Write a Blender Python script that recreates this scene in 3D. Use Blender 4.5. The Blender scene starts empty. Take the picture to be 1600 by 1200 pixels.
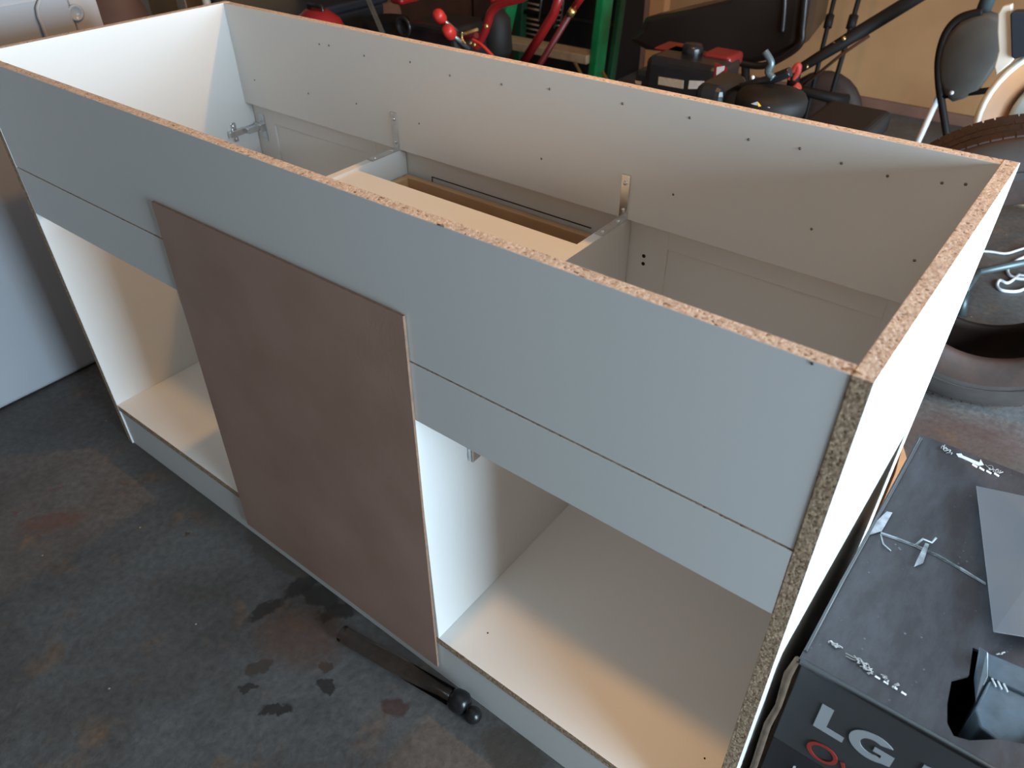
import bpy, math, random
from mathutils import Vector, Matrix
random.seed(7)
PI = math.pi
scene = bpy.context.scene
col = scene.collection

# ------------------------------------------------------------------ camera
FPX = 1184.77
RM = Matrix(((0.787, 0.616, -0.009), (0.371, -0.486, -0.791), (-0.492, 0.62, -0.611)))
ROD = Vector((2.13279667, 0.730435355, -0.370448124))
def rod(w):
    return Matrix.Rotation(w.length, 3, w.normalized())
RM = rod(ROD)                                  # world -> camera (x right, y down, z forward)
CAM = Vector((1.53647053, -0.485656192, 1.18649431))
cd = bpy.data.cameras.new('camera'); cam = bpy.data.objects.new('camera', cd); col.objects.link(cam)
right, down, fwd = RM.row[0], RM.row[1], RM.row[2]
m3 = Matrix((right, -down, -fwd)).transposed()
cam.matrix_world = Matrix.Translation(CAM) @ m3.to_4x4()
cd.sensor_fit = 'HORIZONTAL'; cd.sensor_width = 36.0
cd.lens = 36.0 * FPX / 1600.0
cd.clip_start = 0.02; cd.clip_end = 60
cd.dof.use_dof = True; cd.dof.focus_distance = 1.05; cd.dof.aperture_fstop = 7.0
scene.camera = cam

# ------------------------------------------------------------------ world, lights, exposure
w = bpy.data.worlds.new('world'); scene.world = w; w.use_nodes = True
w.node_tree.nodes['Background'].inputs[0].default_value = (0.55, 0.75, 1.0, 1)
w.node_tree.nodes['Background'].inputs[1].default_value = 0.3
# daylight through the open garage door on the right-hand wall
al = bpy.data.lights.new('garage_door_daylight', 'AREA'); al.shape = 'RECTANGLE'
al.size = 1.42; al.size_y = 2.35; al.energy = 232; al.color = (0.63, 0.835, 1.0)
ao = bpy.data.objects.new('garage_door_daylight', al); col.objects.link(ao)
ao.location = (3.36, 0.52, 0.77); ao.rotation_euler = (0, PI / 2, 0)
# warm bulb hanging behind the cabinet
bl = bpy.data.lights.new('garage_bulb', 'POINT'); bl.energy = 28; bl.color = (1.0, 0.50, 0.13); bl.shadow_soft_size = 0.03
bo = bpy.data.objects.new('garage_bulb', bl); col.objects.link(bo); bo.location = (0.95, 1.0, 1.88)
scene.view_settings.view_transform = 'Standard'; scene.view_settings.look = 'None'
scene.view_settings.gamma = 1.0; scene.view_settings.use_curve_mapping = False
scene.view_settings.exposure = 0.40

def at(px, py, axis, v):
    d = RM.transposed() @ Vector(((px - 800) / FPX, (py - 600) / FPX, 1.0))
    return CAM + d * ((v - CAM[axis]) / d[axis])

# ------------------------------------------------------------------ materials
def mat(name, rgb, rough=0.5, metal=0.0, noise=0.0, nscale=20.0, rgb2=None, bump=0.0, bscale=80.0, spec=None,
        trans=0.0, coat=0.0, ior=1.45, alpha=None):
    m = bpy.data.materials.new(name); m.use_nodes = True
    nt = m.node_tree; b = nt.nodes['Principled BSDF']
    b.inputs['Base Color'].default_value = (*rgb, 1); b.inputs['Roughness'].default_value = rough
    b.inputs['Metallic'].default_value = metal; b.inputs['IOR'].default_value = ior
    b.inputs['Transmission Weight'].default_value = trans
    b.inputs['Coat Weight'].default_value = coat
    if spec is not None: b.inputs['Specular IOR Level'].default_value = spec
    tc = nt.nodes.new('ShaderNodeTexCoord')
    n = nt.nodes.new('ShaderNodeTexNoise'); n.inputs['Scale'].default_value = nscale; n.inputs['Detail'].default_value = 5
    nt.links.new(tc.outputs['Object'], n.inputs['Vector'])
    r = nt.nodes.new('ShaderNodeValToRGB')
    c2 = rgb2 if rgb2 else tuple(c * (1 - noise) for c in rgb)
    r.color_ramp.elements[0].position = 0.3; r.color_ramp.elements[1].position = 0.7
    r.color_ramp.elements[0].color = (*c2, 1); r.color_ramp.elements[1].color = (*rgb, 1)
    nt.links.new(n.outputs['Fac'], r.inputs['Fac']); nt.links.new(r.outputs['Color'], b.inputs['Base Color'])
    if bump:
        n2 = nt.nodes.new('ShaderNodeTexNoise'); n2.inputs['Scale'].default_value = bscale; n2.inputs['Detail'].default_value = 4
        nt.links.new(tc.outputs['Object'], n2.inputs['Vector'])
        bp = nt.nodes.new('ShaderNodeBump'); bp.inputs['Strength'].default_value = bump; bp.inputs['Distance'].default_value = 0.002
        nt.links.new(n2.outputs['Fac'], bp.inputs['Height']); nt.links.new(bp.outputs['Normal'], b.inputs['Normal'])
    return m

def chip_mat(name, c1, c2, pit):
    m = bpy.data.materials.new(name); m.use_nodes = True
    nt = m.node_tree; b = nt.nodes['Principled BSDF']; b.inputs['Roughness'].default_value = 0.9
    L = nt.links.new; N = nt.nodes.new
    tc = N('ShaderNodeTexCoord')
    v = N('ShaderNodeTexVoronoi'); v.inputs['Scale'].default_value = 330; L(tc.outputs['Object'], v.inputs['Vector'])
    n = N('ShaderNodeTexNoise'); n.inputs['Scale'].default_value = 260; n.inputs['Detail'].default_value = 3; L(tc.outputs['Object'], n.inputs['Vector'])
    n3 = N('ShaderNodeTexNoise'); n3.inputs['Scale'].default_value = 60; n3.inputs['Detail'].default_value = 2; L(tc.outputs['Object'], n3.inputs['Vector'])
    r1 = N('ShaderNodeValToRGB'); e = r1.color_ramp.elements
    e[0].position = 0.2; e[0].color = (*c1, 1); e[1].position = 0.8; e[1].color = (*c2, 1)
    L(v.outputs['Color'], r1.inputs['Fac'])
    r2 = N('ShaderNodeValToRGB'); e = r2.color_ramp.elements                # dark pits
    e[0].position = pit-.07; e[0].color = (1, 1, 1, 1); e[1].position = pit; e[1].color = (0, 0, 0, 1)
    L(n.outputs['Fac'], r2.inputs['Fac'])
    mx = N('ShaderNodeMix'); mx.data_type = 'RGBA'; mx.inputs['B'].default_value = (0.16, 0.075, 0.035, 1)
    L(r1.outputs['Color'], mx.inputs['A']); L(r2.outputs['Color'], mx.inputs['Factor'])
    hs = N('ShaderNodeHueSaturation'); L(mx.outputs['Result'], hs.inputs['Color'])
    mr = N('ShaderNodeMapRange'); mr.inputs['To Min'].default_value = 0.8; mr.inputs['To Max'].default_value = 1.2
    L(n3.outputs['Fac'], mr.inputs['Value']); L(mr.outputs['Result'], hs.inputs['Value'])
    L(hs.outputs['Color'], b.inputs['Base Color'])
    bp = N('ShaderNodeBump'); bp.inputs['Strength'].default_value = 0.6; bp.inputs['Distance'].default_value = 0.002
    L(n.outputs['Fac'], bp.inputs['Height']); L(bp.outputs['Normal'], b.inputs['Normal'])
    return m

def floor_mat(stains):
    m = bpy.data.materials.new('stained_concrete'); m.use_nodes = True
    nt = m.node_tree; b = nt.nodes['Principled BSDF']
    L = nt.links.new; N = nt.nodes.new
    tc = N('ShaderNodeNewGeometry')
    def noise(s, d=6, ro=0.6):
        n = N('ShaderNodeTexNoise'); n.inputs['Scale'].default_value = s; n.inputs['Detail'].default_value = d
        n.inputs['Roughness'].default_value = ro; L(tc.outputs['Position'], n.inputs['Vector']); return n
    a = noise(3.5); r = N('ShaderNodeValToRGB'); e = r.color_ramp.elements
    e[0].position = 0.32; e[0].color = (0.058, 0.046, 0.038, 1); e[1].position = 0.64; e[1].color = (0.115, 0.11, 0.108, 1)
    L(a.outputs['Fac'], r.inputs['Fac'])
    c = noise(9, 4); r2 = N('ShaderNodeValToRGB'); e = r2.color_ramp.elements       # rusty blotches
    e[0].position = 0.58; e[0].color = (0, 0, 0, 1); e[1].position = 0.75; e[1].color = (0.65, 0.65, 0.65, 1)
    L(c.outputs['Fac'], r2.inputs['Fac'])
    mx = N('ShaderNodeMix'); mx.data_type = 'RGBA'; mx.inputs['B'].default_value = (0.20, 0.105, 0.05, 1)
    L(r.outputs['Color'], mx.inputs['A']); L(r2.outputs['Color'], mx.inputs['Factor'])
    cur = mx.outputs['Result']
    d = noise(70, 4); r3 = N('ShaderNodeMapRange'); r3.inputs['From Min'].default_value = 0.3; r3.inputs['From Max'].default_value = 0.7
    r3.inputs['To Min'].default_value = 0.72; r3.inputs['To Max'].default_value = 1.22; L(d.outputs['Fac'], r3.inputs['Value'])
    mm = N('ShaderNodeMix'); mm.data_type = 'RGBA'; mm.blend_type = 'MULTIPLY'; mm.inputs['Factor'].default_value = 1
    L(cur, mm.inputs['A']); L(r3.outputs['Result'], mm.inputs['B']); cur = mm.outputs['Result']
    # spilled oil drops, each an ellipse with a ragged edge
    wob = noise(38, 3); wv = N('ShaderNodeVectorMath'); wv.operation = 'MULTIPLY_ADD'
    L(wob.outputs['Color'], wv.inputs[0]); wv.inputs[1].default_value = (0.045, 0.045, 0); L(tc.outputs['Position'], wv.inputs[2])
    for (x, y, rx, ry, ang, rgb, k) in stains:
        mp = N('ShaderNodeMapping'); mp.vector_type = 'TEXTURE'
        mp.inputs['Location'].default_value = (x + 0.0225, y + 0.0225, 0); mp.inputs['Rotation'].default_value = (0, 0, ang)
        mp.inputs['Scale'].default_value = (rx, ry, 1)
        L(wv.outputs[0], mp.inputs['Vector'])
        ln = N('ShaderNodeVectorMath'); ln.operation = 'LENGTH'; L(mp.outputs[0], ln.inputs[0])
        rr = N('ShaderNodeMapRange'); rr.inputs['From Min'].default_value = 0.8; rr.inputs['From Max'].default_value = 1.1 if k > .6 else 1.8
        rr.inputs['To Min'].default_value = k; rr.inputs['To Max'].default_value = 0
        L(ln.outputs['Value'], rr.inputs['Value'])
        q = N('ShaderNodeMix'); q.data_type = 'RGBA'; q.inputs['B'].default_value = (*rgb, 1)
        L(rr.outputs['Result'], q.inputs['Factor']); L(cur, q.inputs['A']); cur = q.outputs['Result']
    # white grit specks
    sp = N('ShaderNodeTexVoronoi'); sp.inputs['Scale'].default_value = 16; L(tc.outputs['Position'], sp.inputs['Vector'])
    sr = N('ShaderNodeMapRange'); sr.inputs['From Min'].default_value = 0.02; sr.inputs['From Max'].default_value = 0.035
    sr.inputs['To Min'].default_value = 0.8; sr.inputs['To Max'].default_value = 0; L(sp.outputs['Distance'], sr.inputs['Value'])
    q = N('ShaderNodeMix'); q.data_type = 'RGBA'; q.inputs['B'].default_value = (0.6, 0.58, 0.5, 1)
    L(sr.outputs['Result'], q.inputs['Factor']); L(cur, q.inputs['A']); cur = q.outputs['Result']
    L(cur, b.inputs['Base Color'])
    rg = N('ShaderNodeMapRange'); rg.inputs['To Min'].default_value = 0.42; rg.inputs['To Max'].default_value = 0.75
    L(a.outputs['Fac'], rg.inputs['Value']); L(rg.outputs['Result'], b.inputs['Roughness'])
    bp = N('ShaderNodeBump'); bp.inputs['Strength'].default_value = 0.35; bp.inputs['Distance'].default_value = 0.003
    L(d.outputs['Fac'], bp.inputs['Height']); L(bp.outputs['Normal'], b.inputs['Normal'])
    return m

def dusty_mat(name, base, dust, amt=0.5, rough=0.45):
    m = bpy.data.materials.new(name); m.use_nodes = True
    nt = m.node_tree; b = nt.nodes['Principled BSDF']; b.inputs['Roughness'].default_value = rough
    L = nt.links.new; N = nt.nodes.new; tc = N('ShaderNodeTexCoord')
    mp = N('ShaderNodeMapping'); mp.inputs['Scale'].default_value = (1, 0.35, 1); L(tc.outputs['Object'], mp.inputs['Vector'])
    n = N('ShaderNodeTexNoise'); n.inputs['Scale'].default_value = 28; n.inputs['Detail'].default_value = 8; n.inputs['Roughness'].default_value = 0.75
    L(mp.outputs[0], n.inputs['Vector'])
    r = N('ShaderNodeMapRange'); r.inputs['From Min'].default_value = 0.42; r.inputs['From Max'].default_value = 0.8; r.inputs['To Max'].default_value = amt
    L(n.outputs['Fac'], r.inputs['Value'])
    v = N('ShaderNodeTexVoronoi'); v.inputs['Scale'].default_value = 110; L(tc.outputs['Object'], v.inputs['Vector'])
    vr = N('ShaderNodeMapRange'); vr.inputs['From Min'].default_value = 0.08; vr.inputs['From Max'].default_value = 0.16
    vr.inputs['To Min'].default_value = 0.55; vr.inputs['To Max'].default_value = 0.0; L(v.outputs['Distance'], vr.inputs['Value'])
    n2 = N('ShaderNodeTexNoise'); n2.inputs['Scale'].default_value = 45; L(tc.outputs['Object'], n2.inputs['Vector'])
    g = N('ShaderNodeMapRange'); g.inputs['From Min'].default_value = 0.5; g.inputs['From Max'].default_value = 0.6; L(n2.outputs['Fac'], g.inputs['Value'])
    mu = N('ShaderNodeMath'); mu.operation = 'MULTIPLY'; L(vr.outputs['Result'], mu.inputs[0]); L(g.outputs['Result'], mu.inputs[1])
    ad = N('ShaderNodeMath'); ad.operation = 'MAXIMUM'; L(r.outputs['Result'], ad.inputs[0]); L(mu.outputs[0], ad.inputs[1])
    q = N('ShaderNodeMix'); q.data_type = 'RGBA'; q.inputs['A'].default_value = (*base, 1); q.inputs['B'].default_value = (*dust, 1)
    L(ad.outputs[0], q.inputs['Factor']); L(q.outputs['Result'], b.inputs['Base Color'])
    return m

M = {}
M['white'] = mat('white_melamine', (0.78, 0.775, 0.755), 0.40, noise=0.02, nscale=4)
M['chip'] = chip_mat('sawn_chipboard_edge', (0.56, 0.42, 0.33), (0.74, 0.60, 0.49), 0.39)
M['chip_dark'] = chip_mat('darker_brown_chipboard_edge', (0.33, 0.22, 0.135), (0.58, 0.42, 0.28), 0.42)
M['hardboard'] = mat('brown_hardboard', (0.47, 0.30, 0.235), 0.5, rgb2=(0.39, 0.24, 0.18), nscale=7, bump=0.1, bscale=300)
M['hardboard_edge'] = mat('hardboard_edge', (0.33, 0.2, 0.13), 0.8, noise=0.3, nscale=90)
M['plywood'] = mat('drawer_plywood', (0.74, 0.48, 0.27), 0.5, rgb2=(0.62, 0.37, 0.19), nscale=9)
M['zinc'] = mat('zinc_plated_steel', (0.80, 0.82, 0.84), 0.26, 0.95, noise=0.2, nscale=60)
M['dark'] = mat('dark_void', (0.02, 0.016, 0.013), 0.9)
M['screw'] = mat('screw_steel', (0.25, 0.22, 0.2), 0.45, 0.7, noise=0.3)
M['carton_top'] = dusty_mat('dusty_printed_carton', (0.020, 0.018, 0.021), (0.15, 0.16, 0.19), 0.24, 0.5)
M['carton_front'] = mat('dark_grey_printed_carton', (0.062, 0.064, 0.066), 0.42, rgb2=(0.045, 0.046, 0.048), nscale=5)
M['carton_low'] = mat('black_printed_carton', (0.028, 0.028, 0.03), 0.42, noise=0.2, nscale=6)
M['carton_raw'] = mat('torn_brown_cardboard', (0.13, 0.085, 0.055), 0.9, noise=0.4, nscale=60)
M['print_grey'] = mat('grey_ink', (0.42, 0.44, 0.46), 0.5, noise=0.05)
M['print_red'] = mat('red_ink', (0.42, 0.045, 0.03), 0.5, noise=0.1)
M['print_white'] = mat('white_ink', (0.75, 0.75, 0.78), 0.5, noise=0.05)
M['scuff'] = mat('torn_white_paper', (0.36, 0.34, 0.33), 0.8, noise=0.3, nscale=120)
M['tape'] = mat('old_clear_tape', (0.36, 0.38, 0.40), 0.25, rgb2=(0.06, 0.065, 0.07), nscale=55, bump=0.7, bscale=90)
M['grey_card'] = mat('grey_card', (0.095, 0.092, 0.096), 0.45, rgb2=(0.08, 0.082, 0.092), nscale=12)
M['wrap'] = mat('blue_grey_plastic_wrap', (0.085, 0.11, 0.135), 0.22, noise=0.4, nscale=40, bump=0.3, bscale=40)
M['appliance'] = mat('white_enamel', (0.44, 0.45, 0.48), 0.22, noise=0.06, nscale=3, bump=0.03, bscale=6)
M['appliance_grey'] = mat('grey_plastic', (0.50, 0.47, 0.46), 0.5, noise=0.1, nscale=10)
M['rubber'] = mat('brown_black_rubber', (0.046, 0.022, 0.015), 0.7, rgb2=(0.022, 0.012, 0.009), nscale=14, bump=0.3, bscale=60)
M['rubber_side'] = mat('dusty_tyre_sidewall', (0.048, 0.040, 0.036), 0.8, rgb2=(0.024, 0.017, 0.014), nscale=9, bump=0.2, bscale=50)
M['black'] = mat('black_plastic', (0.013, 0.012, 0.013), 0.28, noise=0.3)
M['black_matt'] = mat('matt_black_metal', (0.014, 0.011, 0.010), 0.6, noise=0.3, spec=0.2)
M['tub'] = mat('black_poly_tub', (0.020, 0.014, 0.012), 0.3, noise=0.3, nscale=6)
M['navy'] = mat('blue_black_plastic', (0.016, 0.02, 0.028), 0.4, noise=0.3)
M['red'] = mat('red_enamel', (0.24, 0.010, 0.010), 0.3, noise=0.25, nscale=8)
M['red_plastic'] = mat('red_plastic', (0.48, 0.025, 0.018), 0.4, noise=0.2)
M['dark_red'] = mat('dark_red_plastic', (0.12, 0.008, 0.008), 0.45, noise=0.3)
M['pink'] = mat('coral_red_plastic', (0.75, 0.10, 0.075), 0.45, noise=0.2)
M['green'] = mat('green_fibreglass', (0.012, 0.22, 0.07), 0.35, noise=0.45, nscale=14)
M['green_dark'] = mat('dark_green_paint', (0.01, 0.07, 0.028), 0.5, noise=0.3)
M['step'] = mat('dusty_aluminium_step', (0.40, 0.30, 0.20), 0.6, rgb2=(0.26, 0.18, 0.11), nscale=20)
M['brass'] = mat('brass', (0.65, 0.42, 0.16), 0.35, 0.9, noise=0.2)
M['steel'] = mat('worn_steel', (0.5, 0.49, 0.47), 0.4, 0.9, noise=0.3, nscale=40)
M['label'] = mat('paper_label', (0.55, 0.46, 0.36), 0.7, noise=0.2, nscale=90)
M['label_white'] = mat('white_label', (0.75, 0.72, 0.72), 0.6, noise=0.15, nscale=90)
M['yellow'] = mat('yellow_label', (0.75, 0.42, 0.03), 0.6, noise=0.1)
M['wall'] = mat('tan_plaster_wall', (0.36, 0.185, 0.078), 0.85, rgb2=(0.25, 0.115, 0.045), nscale=2.2, bump=0.4, bscale=25)
M['wall_plain'] = mat('painted_drywall', (0.36, 0.31, 0.265), 0.9, noise=0.1, nscale=3)
M['stud'] = mat('dark_timber', (0.16, 0.075, 0.045), 0.8, rgb2=(0.10, 0.045, 0.03), nscale=6)
M['splinter_lit_wall'] = mat('orange_wood_and_lit_wall', (0.55, 0.25, 0.09), 0.75, rgb2=(0.42, 0.18, 0.07), nscale=6)  # orange splinter wood, also the painted lit strip on the wall
M['beige'] = mat('beige_plastic', (0.60, 0.54, 0.45), 0.45, noise=0.12, nscale=9)
M['tub_band'] = mat('brown_inner_band', (0.42, 0.20, 0.08), 0.5, rgb2=(0.3, 0.13, 0.06), nscale=6)
M['daylit_blue'] = mat('blue_daylight_reflection', (0.42, 0.52, 0.56), 0.5, noise=0.12, nscale=12)  # daylight reflected inside the drum, put into the base colour
M['pad'] = mat('dark_grey_vinyl', (0.075, 0.07, 0.06), 0.6, rgb2=(0.05, 0.042, 0.038), nscale=10)
M['chrome'] = mat('grey_green_steel', (0.10, 0.125, 0.13), 0.4, 0.5, noise=0.2)
M['cable'] = mat('white_cable', (0.72, 0.74, 0.78), 0.4, noise=0.05)
M['cardboard'] = mat('cardboard', (0.42, 0.27, 0.14), 0.85, rgb2=(0.35, 0.21, 0.1), nscale=8)
M['tube_brown'] = mat('smoky_brown_tube', (0.80, 0.72, 0.66), 0.06, trans=1.0, noise=0.05, ior=1.12)
M['mower_red'] = mat('mower_red', (0.20, 0.012, 0.012), 0.4, noise=0.3)
M['lit_floor'] = mat('lamplit_floor_orange', (0.55, 0.30, 0.14), 0.7, rgb2=(0.42, 0.2, 0.1), nscale=15)

# ------------------------------------------------------------------ mesh helpers
WL = {}
def smooth_path(P, n=6):
    out = []
    for i in range(len(P)-1):
        p0, p1, p2, p3 = P[max(i-1,0)], P[i], P[i+1], P[min(i+2,len(P)-1)]
        for k in range(n):
            t = k/n; out.append(0.5*((2*p1)+(p2-p0)*t+(2*p0-5*p1+4*p2-p3)*t*t+(3*p1-p0-3*p2+p3)*t**3))
    return out + [P[-1]]
class MB:
    def __init__(s): s.v = []; s.f = []; s.m = []; s.sm = []
    def add(s, vs, fs, mi=0, smooth=False):
        o = len(s.v); s.v += [Vector(v) for v in vs]
        for k, f in enumerate(fs):
            s.f.append([i + o for i in f]); s.m.append(mi[k] if isinstance(mi, (list, tuple)) else mi); s.sm.append(smooth)
        return s
    def box(s, lo, hi, mi=0, top=None, bottom=None, front=None, back=None, left=None, right=None, X=None):
        (a, b, c), (d, e, f) = lo, hi
        vs = [(a,b,c),(d,b,c),(d,e,c),(a,e,c),(a,b,f),(d,b,f),(d,e,f),(a,e,f)]
        if X: vs = [X @ Vector(v) for v in vs]
        g = lambda q: mi if q is None else q
        return s.add(vs, [(3,2,1,0),(4,5,6,7),(0,1,5,4),(2,3,7,6),(3,0,4,7),(1,2,6,5)],
                     [g(bottom), g(top), g(front), g(back), g(left), g(right)])
    def tube(s, pts, r, n=10, mi=0, cap=True):
        pts = [Vector(p) for p in pts]; rs = r if isinstance(r, (list, tuple)) else [r] * len(pts)
        o = len(s.v); up = None
        for i, p in enumerate(pts):
            t = (pts[min(i+1, len(pts)-1)] - pts[max(i-1, 0)]).normalized()
            if up is None:
                up = Vector((0,0,1)) if abs(t.z) < 0.9 else Vector((1,0,0))
            u = t.cross(up).normalized(); up = u.cross(t).normalized()
            for k in range(n):
                a = 2 * PI * k / n; s.v.append(p + rs[i] * (math.cos(a) * u + math.sin(a) * up))
        for i in range(len(pts) - 1):
            for k in range(n):
                a, b = o + i*n + k, o + i*n + (k+1) % n
                s.f.append([b, a, a + n, b + n]); s.m.append(mi); s.sm.append(True)
        if cap:
            s.f.append([o + k for k in range(n)]); s.m.append(mi); s.sm.append(False)
            e = o + (len(pts)-1)*n
            s.f.append([e + n - 1 - k for k in range(n)]); s.m.append(mi); s.sm.append(False)
        return s
    def lathe(s, prof, X=None, n=32, mi=0, closed=False, smooth=True):
        X = X or Matrix(); o = len(s.v); k = len(prof)
        for i in range(n):
            a = 2 * PI * i / n
            for (r, z) in prof: s.v.append(X @ Vector((r * math.cos(a), r * math.sin(a), z)))
        for i in range(n):
            for j in range(k if closed else k - 1):
                a, b = o + i*k + j, o + i*k + (j+1) % k
                c, d = o + ((i+1) % n)*k + (j+1) % k, o + ((i+1) % n)*k + j
                s.f.append([d, c, b, a][::-1] if False else [a, d, c, b]); s.m.append(mi[j] if isinstance(mi, (list, tuple)) else mi); s.sm.append(smooth)
        return s
    def prism(s, poly, vec, mi=0, side=None):
        n = len(poly); poly = [Vector(p) for p in poly]; vec = Vector(vec)
        fs = [list(range(n))[::-1], [n + i for i in range(n)]] + [[i, (i+1) % n, n + (i+1) % n, n + i] for i in range(n)]
        return s.add(poly + [p + vec for p in poly], fs, [mi, mi] + [mi if side is None else side] * n)
    def build(s, name, mats, parent=None, bevel=0.0, seg=2, sub=0, fix=True):
        if not isinstance(mats, (list, tuple)): mats = [mats]
        off = WL[parent.name] if parent is not None else Vector((0,0,0))
        if parent is None and s.v:
            mn = [min(v[i] for v in s.v) for i in range(3)]; mx = [max(v[i] for v in s.v) for i in range(3)]
            off = Vector(((mn[0]+mx[0])/2, (mn[1]+mx[1])/2, mn[2]))
        me = bpy.data.meshes.new(name); me.from_pydata([tuple(v - off) for v in s.v], [], s.f)
        for m in mats: me.materials.append(m)
        for p, mi, sm in zip(me.polygons, s.m, s.sm): p.material_index = mi; p.use_smooth = sm
        me.update()
        if fix:
            import bmesh
            bm = bmesh.new(); bm.from_mesh(me); bmesh.ops.recalc_face_normals(bm, faces=bm.faces); bm.to_mesh(me); bm.free()
        o = bpy.data.objects.new(name, me); col.objects.link(o)
        if parent is not None: o.parent = parent; WL[o.name] = off
        else: o.location = off; WL[o.name] = off
        if bevel:
            b = o.modifiers.new('bevel', 'BEVEL'); b.width = bevel; b.segments = seg; b.limit_method = 'ANGLE'; b.angle_limit = 0.6
        if sub:
            q = o.modifiers.new('sub', 'SUBSURF'); q.levels = q.render_levels = sub
        return o
def thing(name, label, cat, loc=(0,0,0), group=None):
    o = bpy.data.objects.new(name, None); o.empty_display_size = 0.05; col.objects.link(o); o.location = loc
    WL[o.name] = Vector(loc); o['label'] = label; o['category'] = cat
    if group: o['group'] = group
    return o
def tag(o, label, cat, group=None):
    o['label'] = label; o['category'] = cat
    if group: o['group'] = group
    return o
def struct(o): o['kind'] = 'structure'; return o
def axis_to(d, loc):
    """matrix whose z axis points along d"""
    return Matrix.Translation(loc) @ Vector(d).normalized().to_track_quat('Z', 'Y').to_matrix().to_4x4()

# ------------------------------------------------------------------ the garage
OIL = (0.022, 0.017, 0.014); RST = (0.13, 0.05, 0.025); WET = (0.06, 0.045, 0.035); RED = (0.075, 0.026, 0.02)
stains = [(0.640,-0.095,0.016,0.040,-0.25,OIL,0.9), (0.700,-0.018,0.050,0.020,0.15,OIL,0.85), (0.748,-0.020,0.020,0.035,-0.5,OIL,0.85),
          (0.650,-0.02,0.018,0.04,-0.2,OIL,0.85),
          (0.727,-0.180,0.022,0.015,0.9,WET,0.9), (0.744,-0.214,0.014,0.007,0.6,OIL,0.8), (0.813,-0.211,0.013,0.024,-0.7,OIL,0.9),
          (0.846,-0.133,0.018,0.012,0.3,OIL,0.85), (0.818,-0.107,0.014,0.011,0.3,WET,0.9), (0.965,-0.088,0.020,0.018,0.3,RED,0.7),
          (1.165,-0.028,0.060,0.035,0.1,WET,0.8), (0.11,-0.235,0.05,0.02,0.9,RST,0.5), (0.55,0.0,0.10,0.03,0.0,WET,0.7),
          (0.74,-0.10,0.06,0.04,0.4,RST,0.45), (1.557,1.20,0.12,0.06,0.4,RED,0.5), (1.53,1.05,0.2,0.1,0.2,WET,0.6),
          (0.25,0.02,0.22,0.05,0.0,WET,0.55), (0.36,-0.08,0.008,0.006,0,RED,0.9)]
stains += [(0.10 + random.uniform(-.09,.09), -0.17 + random.uniform(-.12,.1), 0.006, 0.004, 0.6, RST, 0.8) for k in range(9)]
XL, XR, YF, YB, ZC = -3.9, 3.4, -3.6, 3.45, 2.6
struct(MB().box((XL-.1, YF-.1, -0.1), (XR+3.5, YB+.1, 0)).build('floor', floor_mat(stains)))
struct(MB().box((XL-.1, YB, 0), (XR+.1, YB+.1, ZC)).build('wall_back', M['wall']))
struct(MB().box((XL-.1, YF-.1, 0), (XL, YB, ZC)).build('wall_left', M['wall_plain']))
struct(MB().box((XL-.1, YF-.1, 0), (XR+.1, YF, ZC)).build('wall_front', M['wall_plain']))
mb = MB(); mb.box((XR, YF, 0), (XR+.1, -0.68, ZC)); mb.box((XR, 1.7, 0), (XR+.1, YB, ZC)); mb.box((XR, -0.68, 1.5), (XR+.1, 1.7, ZC))
struct(mb.build('wall_right', M['wall_plain']))
struct(MB().box((XL-.1, YF-.1, ZC), (XR+.1, YB+.1, ZC+.1)).build('ceiling', M['wall_plain']))
# dark post, painted warm-lit strip and baseboard along the back wall
a = at(962, 60, 1, 3.38); b = at(1008, 60, 1, 3.38)
struct(MB().box((a.x, 3.35, 0), (b.x, YB, ZC)).build('trim_1', M['stud'], bevel=.003))
a = at(1012, 20, 1, 3.38); b = at(1036, 20, 1, 3.38)
struct(MB().box((a.x, 3.39, 0), (b.x, YB, ZC)).build('lit_wall_strip', M['splinter_lit_wall'], bevel=.003))  # strip coloured orange to paint a warmly lit part of the wall
struct(MB().box((b.x, YB-.016, 0), (XR, YB, 0.05)).build('baseboard_back', M['stud'], bevel=.003))

# ------------------------------------------------------------------ the cabinet
L, D, T, H = 1.475, 0.508, 0.016, 0.86
Z1, Z2, Z3, ZS = 0.669, 0.579, 0.660, 0.1146
X1, X2 = 0.478, 0.978          # left faces of the dividers
W, CH, DARK = 0, 1, 2
cab = thing('cabinet', 'white open-topped base cabinet of melamine-faced chipboard with raw sawn edges', 'cabinet', (L/2, D/2, 0))
wc = [M['white'], M['chip'], M['chip_dark']]
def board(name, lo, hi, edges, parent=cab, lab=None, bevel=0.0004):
    o = MB().box(lo, hi, W, **{e: (DARK if e == 'front' else CH) for e in edges}).build(name, wc, parent, bevel=bevel, seg=1)  # front-facing edges get the darker brown chipboard, other edges the paler
    if lab: o['label'] = lab
    return o
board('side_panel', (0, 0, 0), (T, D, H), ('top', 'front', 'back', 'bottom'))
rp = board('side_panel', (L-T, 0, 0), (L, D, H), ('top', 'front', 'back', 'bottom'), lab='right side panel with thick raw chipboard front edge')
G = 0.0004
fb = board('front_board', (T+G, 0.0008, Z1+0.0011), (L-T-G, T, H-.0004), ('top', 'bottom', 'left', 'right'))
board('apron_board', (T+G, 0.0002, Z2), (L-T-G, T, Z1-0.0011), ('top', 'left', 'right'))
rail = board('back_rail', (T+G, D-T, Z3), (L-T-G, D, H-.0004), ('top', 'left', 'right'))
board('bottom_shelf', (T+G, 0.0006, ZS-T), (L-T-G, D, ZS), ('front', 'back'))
board('toe_kick', (T+G, 0.003, 0.0), (L-T-G, 0.003+T, ZS-T-.0004), ('left', 'right', 'bottom'))
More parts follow.
